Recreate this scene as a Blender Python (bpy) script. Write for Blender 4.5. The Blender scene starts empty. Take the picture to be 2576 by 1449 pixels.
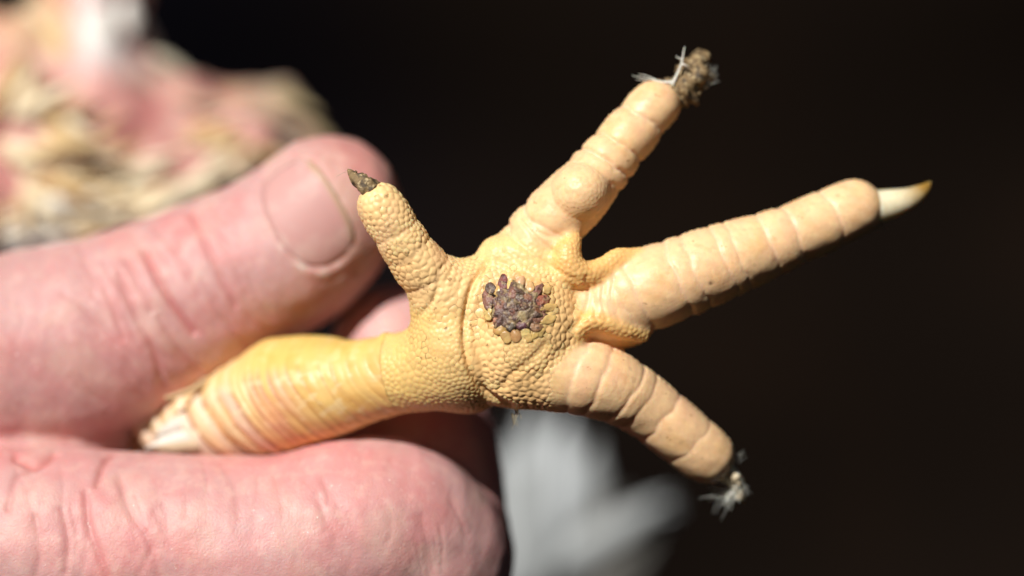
import bpy, math, random
import numpy as np
from mathutils import Vector, kdtree
from mathutils.bvhtree import BVHTree

random.seed(7)
rng = np.random.default_rng(7)
sc = bpy.context.scene
COL = sc.collection

# ------------------------------------------------------------------ camera, sky, sun, exposure
# model space: millimetres, x right, y up, z towards the lens; world space: metres, z up
D = 400.0                      # lens to z = 0 plane, mm
MM = 130.56 / 2576.0           # millimetres per reference unit on the z = 0 plane


def W(p):
    p = np.asarray(p, float)
    return np.stack([p[..., 0], -p[..., 2], p[..., 1]], -1) * 0.001


cam_d = bpy.data.cameras.new('camera')
cam = bpy.data.objects.new('camera', cam_d)
COL.objects.link(cam)
cam.location = (0, -D * 0.001, 0)
cam.rotation_euler = (math.pi / 2, 0, 0)
cam_d.sensor_width = 36
cam_d.lens = 36 * D / 130.56
cam_d.clip_start = 0.01
cam_d.clip_end = 50
cam_d.dof.use_dof = True
cam_d.dof.focus_distance = (D - 1.0) * 0.001
cam_d.dof.aperture_fstop = 4.4
sc.camera = cam

LIGHT = Vector((-0.38, 0.57, 0.73)).normalized()          # model space, towards the sun
LW = Vector((LIGHT.x, -LIGHT.z, LIGHT.y))
world = bpy.data.worlds.new('World')
sc.world = world
world.use_nodes = True
wn = world.node_tree
sky = wn.nodes.new('ShaderNodeTexSky')
sky.sky_type = 'NISHITA'
sky.sun_disc = False
sky.sun_elevation = math.asin(LW.z)
sky.sun_rotation = math.atan2(LW.x, LW.y)
bg = wn.nodes['Background']
bg.inputs['Strength'].default_value = 0.009
wn.links.new(sky.outputs[0], bg.inputs['Color'])

sun_d = bpy.data.lights.new('sun', 'SUN')
sun_d.energy = 5.0
sun_d.angle = math.radians(0.55)
sun_d.color = (1.0, 0.965, 0.90)
sun = bpy.data.objects.new('sun', sun_d)
COL.objects.link(sun)
sun.rotation_euler = LW.to_track_quat('Z', 'Y').to_euler()
sun.location = LW * 2

sc.view_settings.view_transform = 'Standard'
sc.view_settings.look = 'None'
sc.view_settings.gamma = 1
sc.view_settings.use_curve_mapping = False
sc.view_settings.exposure = 0.06
sc.cycles.use_denoising = True
sc.cycles.max_bounces = 8


# ------------------------------------------------------------------ helpers
def P(vx, vy, z=0.0):
    f = (D - z) / D
    return np.array([(vx - 1288.0) * MM * f, (724.5 - vy) * MM * f, z])


def RV(r, z=0.0):
    return r * MM * (D - z) / D


def srgb(r, g, b):
    c = np.array([r, g, b], float) / 255.0
    return np.where(c <= 0.04045, c / 12.92, ((c + 0.055) / 1.055) ** 2.4)


def catmull(pts, n):
    """pts (k, m) -> smooth polyline"""
    p = np.asarray(pts, float)
    p = np.vstack([2 * p[0] - p[1], p, 2 * p[-1] - p[-2]])
    out = []
    for i in range(1, len(p) - 2):
        for t in np.linspace(0, 1, n, endpoint=False):
            a, b, c, d = p[i - 1], p[i], p[i + 1], p[i + 2]
            out.append(0.5 * ((2 * b) + (-a + c) * t + (2 * a - 5 * b + 4 * c - d) * t * t + (-a + 3 * b - 3 * c + d) * t ** 3))
    out.append(p[-2])
    return np.array(out)


class Chain:
    """tapered limb along a smooth path. rows: (vx, vy, z mm, r in reference units)"""

    def __init__(self, rows, n=5, zs=1.0):
        q = np.array([list(P(a, b, c)) + [RV(r, c)] for a, b, c, r in rows])
        q = catmull(q, n)
        self.p, self.r = q[:, :3], q[:, 3]
        seg = np.linalg.norm(np.diff(self.p, axis=0), axis=1)
        self.s = np.concatenate([[0], np.cumsum(seg)])

    def bounds(self, pad):
        return (self.p - self.r[:, None]).min(0) - pad, (self.p + self.r[:, None]).max(0) + pad

    def ev(self, X, full=False):
        x, y, z = (np.ascontiguousarray(X[:, k], np.float32) for k in range(3))
        best = np.full(len(X), 1e9, np.float32)
        if full:
            bs = np.zeros(len(X)); bo = np.zeros((len(X), 3)); bt = np.zeros((len(X), 3))
        for i in range(len(self.p) - 1):
            a, b = self.p[i].astype(np.float32), self.p[i + 1].astype(np.float32)
            ba = b - a
            L2 = ba @ ba
            dx, dy, dz = x - a[0], y - a[1], z - a[2]
            h = np.clip((dx * ba[0] + dy * ba[1] + dz * ba[2]) / L2, 0, 1)
            dx -= h * ba[0]; dy -= h * ba[1]; dz -= h * ba[2]
            d = np.sqrt(dx * dx + dy * dy + dz * dz) - (np.float32(self.r[i]) + np.float32(self.r[i + 1] - self.r[i]) * h)
            if full:
                m = d < best
                bs[m] = self.s[i] + h[m] * math.sqrt(L2)
                bo[m] = np.stack([dx[m], dy[m], dz[m]], 1)
                bt[m] = ba / math.sqrt(L2)
            best = np.minimum(best, d)
        if full:
            return best, bs, bo, bt
        return best

    def smooth(self, X, sig=1.3, step=0.55):
        """arc length, offset and tangent without jumps where the limb bends or tapers"""
        ext = 8.0
        t0 = self.p[1] - self.p[0]; t1 = self.p[-1] - self.p[-2]
        P_ = np.vstack([self.p[0] - t0 / np.linalg.norm(t0) * ext, self.p, self.p[-1] + t1 / np.linalg.norm(t1) * ext])
        S_ = np.concatenate([[-ext], self.s, [self.s[-1] + ext]])
        ss = np.arange(S_[0], S_[-1], step)
        C = np.stack([np.interp(ss, S_, P_[:, k]) for k in range(3)], 1)
        Xf = X.astype(np.float32)
        D2 = [((Xf - c.astype(np.float32)) ** 2).sum(1) for c in C]
        mn = np.minimum.reduce(D2)
        w0 = np.zeros(len(X)); w1 = np.zeros(len(X))
        for d2, s_ in zip(D2, ss):
            w = np.exp(-(d2 - mn) / (2 * sig * sig))
            w0 += w; w1 += w * s_
        s_ = w1 / w0
        c = np.stack([np.interp(s_, S_, P_[:, k]) for k in range(3)], 1)
        a = np.stack([np.interp(s_ + 0.8, S_, P_[:, k]) for k in range(3)], 1)
        b = np.stack([np.interp(s_ - 0.8, S_, P_[:, k]) for k in range(3)], 1)
        t = a - b; t /= np.linalg.norm(t, axis=1)[:, None]
        off = X - c; off -= t * (off * t).sum(1)[:, None]
        return np.sqrt(mn), s_, off, t

    def grid(self, ax, pad):
        """distance on a lattice; each segment only fills its own neighbourhood"""
        out = np.full([len(a) for a in ax], 50.0, np.float32)
        for i in range(len(self.p) - 1):
            a, b = self.p[i], self.p[i + 1]
            r = max(self.r[i], self.r[i + 1]) + pad
            lo, hi = np.minimum(a, b) - r, np.maximum(a, b) + r
            ix = [slice(int(np.searchsorted(ax[k], lo[k])), int(np.searchsorted(ax[k], hi[k]))) for k in range(3)]
            g = [(ax[k][ix[k]] - a[k]).astype(np.float32) for k in range(3)]
            if min(len(q) for q in g) == 0:
                continue
            x, y, z = g[0][:, None, None], g[1][None, :, None], g[2][None, None, :]
            ba = (b - a).astype(np.float32)
            h = (x * ba[0] + y * ba[1] + z * ba[2]) / (ba @ ba)
            np.clip(h, 0, 1, out=h)
            d = np.square(x - h * ba[0]); d += np.square(y - h * ba[1]); d += np.square(z - h * ba[2])
            np.sqrt(d, out=d)
            d -= np.float32(self.r[i]); d -= np.float32(self.r[i + 1] - self.r[i]) * h
            sl = tuple(ix)
            out[sl] = np.minimum(out[sl], d)
        return out

    def param(self, vx, vy):
        """arc length nearest to a point given in reference units"""
        q = np.array([[P(vx, vy, z)[:2]] for z in (self.p[:, 2].mean(),)])[0, 0]
        best = (1e9, 0)
        for i in range(len(self.p) - 1):
            a, b = self.p[i, :2], self.p[i + 1, :2]
            ba = b - a
            h = float(np.clip((q - a) @ ba / (ba @ ba), 0, 1))
            d = np.linalg.norm(q - a - h * ba)
            if d < best[0]:
                best = (d, self.s[i] + h * (self.s[i + 1] - self.s[i]))
        return best[1]


class Ball:
    def __init__(self, vx, vy, z, rx, ry, rz, rot=0.0):
        self.c = P(vx, vy, z)
        self.R = np.array([RV(rx, z), RV(ry, z), rz])
        self.rot = math.radians(rot)

    def bounds(self, pad):
        m = self.R.max() + pad
        return self.c - m, self.c + m

    def ev(self, X):
        q = X - self.c
        c, s = math.cos(self.rot), math.sin(self.rot)
        q = np.stack([q[:, 0] * c + q[:, 1] * s, -q[:, 0] * s + q[:, 1] * c, q[:, 2]], 1)
        k0 = np.sqrt(((q / self.R) ** 2).sum(1))
        k1 = np.sqrt(((q / self.R ** 2) ** 2).sum(1)) + 1e-9
        return (k0 * (k0 - 1) / k1).astype(np.float32)


def smin(a, b, k):
    h = np.clip(0.5 + 0.5 * (b - a) / k, 0, 1)
    return b + (a - b) * h - k * h * (1 - h)


class Field:
    def __init__(self, lo, hi, vox):
        self.lo = np.array(lo, float)
        self.vox = vox
        self.n = np.ceil((np.array(hi) - lo) / vox).astype(int) + 1
        self.F = np.full(tuple(self.n), 50.0, np.float32)

    def prim(self, prim, pad=5.0):
        lo, hi = prim.bounds(pad)
        i0 = np.maximum(np.floor((lo - self.lo) / self.vox).astype(int), 0)
        i1 = np.minimum(np.ceil((hi - self.lo) / self.vox).astype(int) + 1, self.n)
        ax = [self.lo[k] + self.vox * np.arange(i0[k], i1[k]) for k in range(3)]
        if isinstance(prim, Chain):
            return tuple(slice(i0[k], i1[k]) for k in range(3)), prim.grid(ax, pad)
        X = np.stack(np.meshgrid(*ax, indexing='ij'), -1).reshape(-1, 3).astype(np.float32)
        d = prim.ev(X).reshape([i1[k] - i0[k] for k in range(3)])
        return tuple(slice(i0[k], i1[k]) for k in range(3)), d

    def add(self, prim, k):
        sl, d = self.prim(prim, k + 2)
        self.F[sl] = smin(self.F[sl], d, k)
        return self

    def join(self, other, k):
        self.F = smin(self.F, other.F, k)
        return self

    def mesh(self):
        """naive surface nets"""
        F, n = self.F, self.n
        ins = F < 0
        cells = np.zeros(tuple(n - 1), np.uint8)
        for dx in (0, 1):
            for dy in (0, 1):
                for dz in (0, 1):
                    cells += ins[dx:n[0] - 1 + dx, dy:n[1] - 1 + dy, dz:n[2] - 1 + dz]
        act = (cells > 0) & (cells < 8)
        C = np.argwhere(act)
        idx = np.full(act.shape, -1, np.int64)
        idx[act] = np.arange(len(C))
        acc = np.zeros((len(C), 3)); cnt = np.zeros(len(C))
        corners = [(a, b, c) for a in (0, 1) for b in (0, 1) for c in (0, 1)]
        for a in corners:
            for ax in range(3):
                if a[ax]:
                    continue
                b = list(a); b[ax] = 1
                fa = F[C[:, 0] + a[0], C[:, 1] + a[1], C[:, 2] + a[2]]
                fb = F[C[:, 0] + b[0], C[:, 1] + b[1], C[:, 2] + b[2]]
                m = (fa < 0) != (fb < 0)
                t = np.where(m, fa / np.where(m, fa - fb, 1), 0)
                p = np.array(a, float)[None, :] + t[:, None] * (np.array(b) - np.array(a))[None, :]
                acc[m] += p[m]; cnt[m] += 1
        V = self.lo + self.vox * (C + acc / cnt[:, None])
        Q = []
        for ax in range(3):
            u, v = (ax + 1) % 3, (ax + 2) % 3
            a = np.take(ins, np.arange(n[ax] - 1), ax); b = np.take(ins, np.arange(1, n[ax]), ax)
            E = np.argwhere(a != b)
            ok = (E[:, u] > 0) & (E[:, v] > 0) & (E[:, u] < n[u] - 1) & (E[:, v] < n[v] - 1)
            E = E[ok]
            fl = a[E[:, 0], E[:, 1], E[:, 2]]

            def cid(du, dv):
                q = E.copy(); q[:, u] -= du; q[:, v] -= dv
                return idx[q[:, 0], q[:, 1], q[:, 2]]
            quad = np.stack([cid(1, 1), cid(0, 1), cid(0, 0), cid(1, 0)], 1)
            quad[~fl] = quad[~fl][:, ::-1]
            Q.append(quad)
        return V, np.vstack(Q)


def make_mesh(name, V, Q, colors=None, smooth=True):
    """numpy verts (model mm) + quads -> mesh in metres"""
    me = bpy.data.meshes.new(name)
    Q = np.asarray(Q)
    me.vertices.add(len(V)); me.vertices.foreach_set('co', W(V).astype(np.float32).ravel())
    k = Q.shape[1]
    me.loops.add(Q.size); me.loops.foreach_set('vertex_index', Q.astype(np.int32).ravel())
    me.polygons.add(len(Q))
    me.polygons.foreach_set('loop_start', np.arange(0, Q.size, k, dtype=np.int32))
    if smooth:
        me.polygons.foreach_set('use_smooth', np.ones(len(Q), bool))
    if colors is not None:
        a = me.color_attributes.new('tint', 'FLOAT_COLOR', 'POINT')
        c = np.ones((len(V), 4), np.float32); c[:, :3] = colors
        a.data.foreach_set('color', c.ravel())
    me.update(calc_edges=True)
    me.validate()
    return me


class Refine:
    """one Catmull-Clark step; .lin() carries per-vertex data to the finer mesh"""

    def __init__(self, V, Q):
        nv, nq = len(V), len(Q)
        E = np.concatenate([np.sort(Q[:, [k, (k + 1) % 4]], 1) for k in range(4)])
        key = E[:, 0].astype(np.int64) * nv + E[:, 1]
        uk, first, inv = np.unique(key, return_index=True, return_inverse=True)
        self.E = E[first]; self.Qc = Q
        ne = len(uk)
        ei = inv.reshape(4, nq).T
        fp = V[Q].mean(1)
        cnt = np.bincount(inv, minlength=ne)
        acc = np.stack([np.bincount(inv, np.tile(fp[:, k], 4), ne) for k in range(3)], 1)
        mid = V[self.E].mean(1)
        ep = (2 * mid + acc) / (2 + cnt)[:, None]
        val = np.bincount(Q.ravel(), minlength=nv).astype(float)
        Fv = np.stack([np.bincount(Q.ravel(), np.repeat(fp[:, k], 4), nv) for k in range(3)], 1) / val[:, None]
        ed = np.bincount(self.E.ravel(), minlength=nv)
        Rv = np.stack([np.bincount(self.E.ravel(), np.repeat(mid[:, k], 2), nv) for k in range(3)], 1) / ed[:, None]
        vp = (Fv + 2 * Rv + (val - 3)[:, None] * V) / val[:, None]
        self.V = np.vstack([vp, ep, fp])
        fi = nv + ne + np.arange(nq)
        self.Q = np.concatenate([np.stack([Q[:, k], nv + ei[:, k], fi, nv + ei[:, k - 1]], 1) for k in range(4)]).astype(np.int32)

    def lin(self, A):
        return np.concatenate([A, A[self.E].mean(1), A[self.Qc].mean(1)])


def subdivide(V, Q):
    r = Refine(V, Q)
    return r.V, r.Q, normals(r.V, r.Q), r


def normals(V, Q):
    n = np.cross(V[Q[:, 2]] - V[Q[:, 0]], V[Q[:, 3]] - V[Q[:, 1]])
    out = np.stack([np.bincount(Q.ravel(), np.repeat(n[:, k], 4), len(V)) for k in range(3)], 1)
    return out / (np.linalg.norm(out, axis=1)[:, None] + 1e-12)


def smooth_verts(V, Q, it=2, f=0.5):
    n = len(V)
    I = np.concatenate([Q[:, [0, 1]], Q[:, [1, 2]], Q[:, [2, 3]], Q[:, [3, 0]]])
    cnt = np.maximum(np.bincount(I.ravel(), minlength=n), 1)[:, None]
    for _ in range(it):
        acc = np.stack([np.bincount(I[:, 0], V[I[:, 1], k], n) + np.bincount(I[:, 1], V[I[:, 0], k], n) for k in range(3)], 1)
        V = V + f * (acc / cnt - V)
    return V


def noise3(X, scale, seed=0, octaves=3):
    """cheap smooth value noise from sums of sines, range about -1..1"""
    r = np.random.default_rng(seed)
    out = np.zeros(len(X)); amp = 1.0; tot = 0
    for o in range(octaves):
        for _ in range(5):
            d = r.normal(size=3); d /= np.linalg.norm(d)
            out += amp * np.sin((X @ d) * (2 * math.pi / scale) * r.uniform(0.6, 1.4) * 2 ** o + r.uniform(0, 6.28))
        tot += amp * 5 * 0.5
        amp *= 0.55
    return out / tot


def smoothstep(a, b, x):
    t = np.clip((x - a) / (b - a), 0, 1)
    return t * t * (3 - 2 * t)


def obj(name, me, mat, parent=None):
    o = bpy.data.objects.new(name, me)
    COL.objects.link(o)
    if mat is not None and not me.materials:
        me.materials.append(mat)
    if parent is not None:
        o.parent = parent
        o.matrix_parent_inverse = parent.matrix_world.inverted()
    return o


def thing(name, label, cat, loc, group=None):
    o = bpy.data.objects.new(name, None)
    COL.objects.link(o)
    o.empty_display_size = 0.01
    o['label'] = label; o['category'] = cat
    if group:
        o['group'] = group
    return o


def tube(path, rad, sides=6):
    """tapered tube with closed ends: verts, quads"""
    path = np.asarray(path, float); n = len(path)
    rad = np.broadcast_to(np.asarray(rad, float), (n,))
    T = np.gradient(path, axis=0); T /= np.linalg.norm(T, axis=1)[:, None] + 1e-12
    up = np.array([0.3, 0.2, 1.0]); up /= np.linalg.norm(up)
    A = np.cross(T, up); A /= np.linalg.norm(A, axis=1)[:, None] + 1e-12
    B = np.cross(T, A)
    V = []
    for j in range(sides):
        a = 2 * math.pi * j / sides
        V.append(path + rad[:, None] * (math.cos(a) * A + math.sin(a) * B))
    V = np.stack(V, 1).reshape(-1, 3)
    Q = []
    for i in range(n - 1):
        for j in range(sides):
            k = (j + 1) % sides
            Q.append((i * sides + j, i * sides + k, (i + 1) * sides + k, (i + 1) * sides + j))
    return V, np.array(Q)


class Bag:
    def __init__(self):
        self.V = []; self.Q = []; self.C = []; self.n = 0

    def add(self, V, Q, c=None):
        self.V.append(V); self.Q.append(np.asarray(Q) + self.n); self.n += len(V)
        if c is not None:
            self.C.append(np.broadcast_to(np.asarray(c, float), (len(V), 3)))

    def mesh(self, name):
        return make_mesh(name, np.vstack(self.V), np.vstack(self.Q), np.vstack(self.C) if self.C else None)


def ellipsoid(c, ax, nu=10, nv=7, lump=0.0, seed=0):
    """ax: 3x3 rows of scaled axes. quad sphere-like lattice"""
    r = np.random.default_rng(seed)
    V = []
    for i in range(nv):
        th = math.pi * (i + 0.02) / (nv - 0.96)
        for j in range(nu):
            ph = 2 * math.pi * j / nu
            V.append((math.sin(th) * math.cos(ph), math.sin(th) * math.sin(ph), math.cos(th)))
    V = np.array(V)
    k = 1 + lump * noise3(V + r.uniform(-5, 5, 3), 1.6, seed, 2)
    V = (V * k[:, None]) @ np.asarray(ax) + c
    Q = [(i * nu + j, (i + 1) * nu + j, (i + 1) * nu + (j + 1) % nu, i * nu + (j + 1) % nu) for i in range(nv - 1) for j in range(nu)]
    return V, np.array(Q)


# ------------------------------------------------------------------ materials
def mat(name, base=(0.5, 0.5, 0.5), rough=0.5, sss=0.0, rad=(1, 0.4, 0.2), sss_mm=1.0, tint=False, bump=(), spec=0.5,
        mottle=None, coat=0.0, sheen=0.0):
    """bump: list of (kind, size mm, strength, distance mm); mottle: list of (size mm, rgb, lo, hi, amount)"""
    m = bpy.data.materials.new(name)
    m.use_nodes = True
    nt = m.node_tree; N = nt.nodes; L = nt.links
    b = N['Principled BSDF']
    b.inputs['Roughness'].default_value = rough
    b.inputs['Specular IOR Level'].default_value = spec
    b.inputs['Coat Weight'].default_value = coat
    b.inputs['Coat Roughness'].default_value = 0.25
    b.inputs['Sheen Weight'].default_value = sheen
    if sss:
        b.inputs['Subsurface Weight'].default_value = sss
        b.inputs['Subsurface Radius'].default_value = rad
        b.inputs['Subsurface Scale'].default_value = sss_mm * 0.001
    geo = N.new('ShaderNodeTexCoord')
    if tint:
        at = N.new('ShaderNodeAttribute'); at.attribute_name = 'tint'
        cur = at.outputs['Color']
    else:
        rgb = N.new('ShaderNodeRGB'); rgb.outputs[0].default_value = (*base, 1)
        cur = rgb.outputs[0]
    for size, col, lo, hi, amt in (mottle or []):
        nz = N.new('ShaderNodeTexNoise')
        nz.inputs['Scale'].default_value = 1000.0 / size
        nz.inputs['Detail'].default_value = 4
        L.new(geo.outputs['Object'], nz.inputs['Vector'])
        mr = N.new('ShaderNodeMapRange')
        mr.inputs['From Min'].default_value = lo; mr.inputs['From Max'].default_value = hi
        mr.inputs['To Max'].default_value = amt
        L.new(nz.outputs['Fac'], mr.inputs['Value'])
        mx = N.new('ShaderNodeMix'); mx.data_type = 'RGBA'
        mx.inputs[7].default_value = (*col, 1)
        L.new(mr.outputs[0], mx.inputs[0]); L.new(cur, mx.inputs[6])
        cur = mx.outputs[2]
    L.new(cur, b.inputs['Base Color'])
    prev = None
    for kind, size, strength, dist in bump:
        if kind == 'noise':
            t = N.new('ShaderNodeTexNoise'); t.inputs['Detail'].default_value = 5; o = t.outputs['Fac']
        else:
            t = N.new('ShaderNodeTexVoronoi'); t.feature = 'DISTANCE_TO_EDGE'; o = t.outputs['Distance']
        t.inputs['Scale'].default_value = 1000.0 / size
        L.new(geo.outputs['Object'], t.inputs['Vector'])
        bp = N.new('ShaderNodeBump')
        bp.inputs['Strength'].default_value = strength
        bp.inputs['Distance'].default_value = dist * 0.001
        L.new(o, bp.inputs['Height'])
        if prev is not None:
            L.new(prev.outputs[0], bp.inputs['Normal'])
        prev = bp
    if prev is not None:
        L.new(prev.outputs[0], b.inputs['Normal'])
    return m


M_foot = mat('foot_skin', tint=True, rough=0.43, sss=0.5, rad=(1.0, 0.5, 0.25), sss_mm=0.8, spec=0.42,
             bump=[('voronoi', 0.34, 0.18, 0.05), ('noise', 0.5, 0.3, 0.07)])
M_scale = mat('foot_scale', tint=True, rough=0.45, spec=0.42, bump=[('noise', 0.5, 0.25, 0.06)])
M_hand = mat('hand_skin', tint=True, rough=0.5, sss=0.5, rad=(1.0, 0.32, 0.18), sss_mm=1.5, spec=0.4,
             bump=[('voronoi', 0.5, 0.3, 0.10), ('noise', 0.35, 0.5, 0.12)],
             mottle=[(6, tuple(srgb(214, 128, 128)), 0.42, 0.72, 0.45), (2.6, tuple(srgb(236, 206, 194)), 0.52, 0.75, 0.28),
                     (0.7, tuple(srgb(250, 240, 232)), 0.70, 0.77, 0.55)])
M_nail = mat('nail_plate', tint=True, rough=0.55, spec=0.3, sss=0.3, rad=(1, 0.4, 0.3), sss_mm=1.0, bump=[('noise', 0.8, 0.12, 0.08)],
             mottle=[(4, tuple(srgb(225, 200, 190)), 0.5, 0.75, 0.5)])
M_horn = mat('claw_horn', tint=True, rough=0.25, sss=0.8, rad=(1, 0.8, 0.5), sss_mm=1.6, coat=0.2,
             mottle=[(1.5, tuple(srgb(206, 188, 140)), 0.5, 0.75, 0.5)])
M_dirt = mat('dried_dirt', base=tuple(srgb(136, 112, 78)), rough=0.7, bump=[('noise', 0.5, 0.8, 0.3)],
             mottle=[(0.9, tuple(srgb(56, 46, 38)), 0.48, 0.62, 0.85), (0.6, tuple(srgb(206, 184, 140)), 0.56, 0.68, 0.8)])
M_fluff = mat('down_barbs', tint=True, rough=0.6, sss=0.2, sss_mm=0.3)
M_scab = mat('scab_crust', tint=True, rough=0.4, sss=0.15, rad=(1, 0.4, 0.3), sss_mm=0.3, bump=[('noise', 0.6, 0.9, 0.35)],
             mottle=[(0.7, tuple(srgb(58, 42, 38)), 0.5, 0.62, 0.75), (0.8, tuple(srgb(186, 160, 118)), 0.54, 0.66, 0.7)])
M_papilla = mat('papilla', tint=True, rough=0.32, sss=0.3, rad=(1, 0.6, 0.3), sss_mm=0.3, bump=[('noise', 0.5, 0.4, 0.12)],
                mottle=[(0.9, tuple(srgb(168, 112, 76)), 0.5, 0.7, 0.5)])
M_body = mat('chicken_skin', tint=True, rough=0.55, sss=0.3, rad=(1, 0.4, 0.3), sss_mm=1.5, bump=[('noise', 4, 0.5, 0.6)],
             mottle=[(14, tuple(srgb(206, 120, 122)), 0.45, 0.7, 0.7), (9, tuple(srgb(232, 205, 190)), 0.55, 0.75, 0.6)])
M_feather = mat('feather_vane', tint=True, rough=0.7, sheen=0.2, bump=[('noise', 0.8, 0.3, 0.2)])
M_back = mat('dark_backdrop', tint=True, rough=1.0, spec=0.0,
             mottle=[(60, tuple(srgb(26, 18, 13)), 0.5, 0.75, 0.6)])  # near-black backdrop colour with brown mottling

# ------------------------------------------------------------------ setting: the dark backdrop
n = 60
gx = np.linspace(-450, 450, n); gy = np.linspace(-330, 330, n)
XX, YY = np.meshgrid(gx, gy, indexing='ij')
pts = np.stack([XX.ravel(), YY.ravel(), np.zeros(n * n)], 1)
pts[:, 2] = -330 + 14 * noise3(pts, 160, 3, 2) + 0.0006 * (pts[:, 0] ** 2 + pts[:, 1] ** 2)
Q = [(i * n + j, (i + 1) * n + j, (i + 1) * n + j + 1, i * n + j + 1) for i in range(n - 1) for j in range(n - 1)]
w_ = smoothstep(40, -160, pts[:, 0] + 0.25 * pts[:, 1] + 40 * noise3(pts, 140, 9, 2))
cbk = srgb(20, 15, 12) + (0.9 * w_)[:, None] * (srgb(4, 9, 22) - srgb(20, 15, 12))
back = obj('background', make_mesh('background', pts, np.array(Q), cbk), M_back)
back['kind'] = 'structure'
back['label'] = 'dark brown-black background far behind the foot'

# ------------------------------------------------------------------ the chicken
chicken = thing('chicken', 'chicken lying behind the hand with its yellow foot stretched out, sole towards the viewer', 'chicken', None)

shank = Chain([(380, 1090, -26, 60), (470, 1068, -24, 82), (570, 1045, -20.5, 108), (700, 1003, -16.5, 136), (800, 982, -13.5, 128),
               (900, 962, -11, 108), (1000, 940, -8.5, 102), (1090, 925, -6.5, 108), (1160, 910, -6, 112)])
shank_knob = Chain([(700, 945, -16, 95), (780, 925, -15, 80), (835, 905, -14, 55)])
shank_wart = Ball(972, 853, -7.5, 20, 17, 1.1)
heel = Chain([(1130, 800, -3.6, 92), (1150, 880, -4.2, 112), (1185, 950, -6.0, 85)])
hallux = Chain([(1160, 770, -4, 88), (1100, 715, -2.2, 76), (1050, 660, -0.8, 68), (1008, 600, 0.2, 63), (975, 545, 0.8, 62), (957, 517, 1, 58)])
heel2 = Chain([(1130, 760, -4, 85), (1230, 730, -4.5, 95), (1300, 690, -5, 80)])
pad = Ball(1314, 828, -3.8, 152, 190, 6.7, -8)
toe2 = Chain([(1310, 660, -6.5, 78), (1352, 605, -5.6, 86), (1400, 547, -5.0, 84), (1455, 490, -4.8, 80), (1510, 427, -5.4, 73), (1565, 360, -6.4, 68),
              (1615, 300, -7.3, 66), (1650, 262, -7.8, 61)])
toe2_ball = Ball(1458, 486, -3.6, 84, 76, 4.7, 40)
toe2_root = Chain([(1262, 655, -4.2, 66), (1340, 660, -3.4, 58), (1420, 690, -4.2, 46)])
toe3 = Chain([(1450, 790, -6.0, 86), (1540, 762, -5.4, 96), (1620, 732, -5.4, 103), (1720, 695, -5.8, 101), (1810, 661, -6.4, 96), (1900, 628, -7.2, 86),
              (2000, 588, -8.2, 77), (2090, 549, -9.2, 76), (2150, 523, -10, 71)])
toe4 = Chain([(1330, 930, -5.0, 90), (1400, 938, -4.2, 96), (1465, 948, -4.0, 98), (1540, 973, -4.9, 90), (1620, 1020, -6.8, 80), (1700, 1082, -8.2, 76),
              (1755, 1128, -9.4, 73), (1778, 1146, -10, 69)])
toe4_root = Chain([(1265, 950, -4.4, 72), (1345, 945, -3.8, 84), (1400, 940, -3.8, 88)])
web23 = Chain([(1441, 607, -2.0, 23), (1427, 640, -1.5, 36), (1437, 676, -1.5, 40), (1478, 690, -1.7, 30), (1520, 672, -2.5, 27), (1556, 650, -3.1, 26), (1600, 645, -4.0, 20)])
web23_floor = Chain([(1390, 680, -3.6, 34), (1470, 695, -3.9, 40), (1530, 690, -4.4, 36)])
web34 = Chain([(1425, 878, -2.6, 27), (1440, 842, -1.7, 28), (1470, 814, -1.2, 25), (1515, 808, -1.5, 23), (1570, 828, -2.4, 24), (1614, 842, -3.6, 20)])
web34_floor = Chain([(1430, 800, -4.0, 40), (1500, 840, -5.2, 36), (1560, 848, -6.0, 30), (1600, 846, -6.6, 22)])

lo = np.array([-57.0, -33.0, -34.0]); hi = np.array([50.0, 30.0, 9.0])
VOX = 0.27
A = Field(lo, hi, VOX)
A.add(shank, 0.5).add(shank_knob, 1.2).add(shank_wart, 0.5).add(heel, 2.5).add(hallux, 1.5).add(heel2, 2.0)
B = Field(lo, hi, VOX)
B.add(pad, 0.5).add(toe4_root, 1.5).add(toe2_root, 0.5).add(web23_floor, 1.2).add(web34_floor, 1.0)
T = Field(lo, hi, VOX)
T.add(toe2, 0.5).add(toe2_ball, 0.3).add(toe3, 1.0).add(toe4, 0.6)
B.join(T, 1.1)
B.add(web23, 1.1).add(web34, 1.4)
A.join(B, 0.5)
V, Q = A.mesh()
del A, B, T
V = smooth_verts(V, Q, 1, 0.4)
bvh = BVHTree.FromPolygons([tuple(v) for v in V], Q.tolist())
EYE = np.array([0, 0, D])


def hit(vx, vy, tree=None):
    d = P(vx, vy, 0) - EYE
    d /= np.linalg.norm(d)
    h = (tree or bvh).ray_cast(Vector(EYE), Vector(d))
    if h[0] is None:
        return None, None
    return np.array(h[0]), np.array(h[1])


def classify(X):
    names = [shank, shank_knob, heel, heel2, hallux, pad, toe2, toe2_ball, toe2_root, toe3, toe4, toe4_root, web23, web34, web23_floor, web34_floor]
    d = np.stack([p.ev(X.astype(np.float32)) for p in names], 1)
    return d


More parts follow.
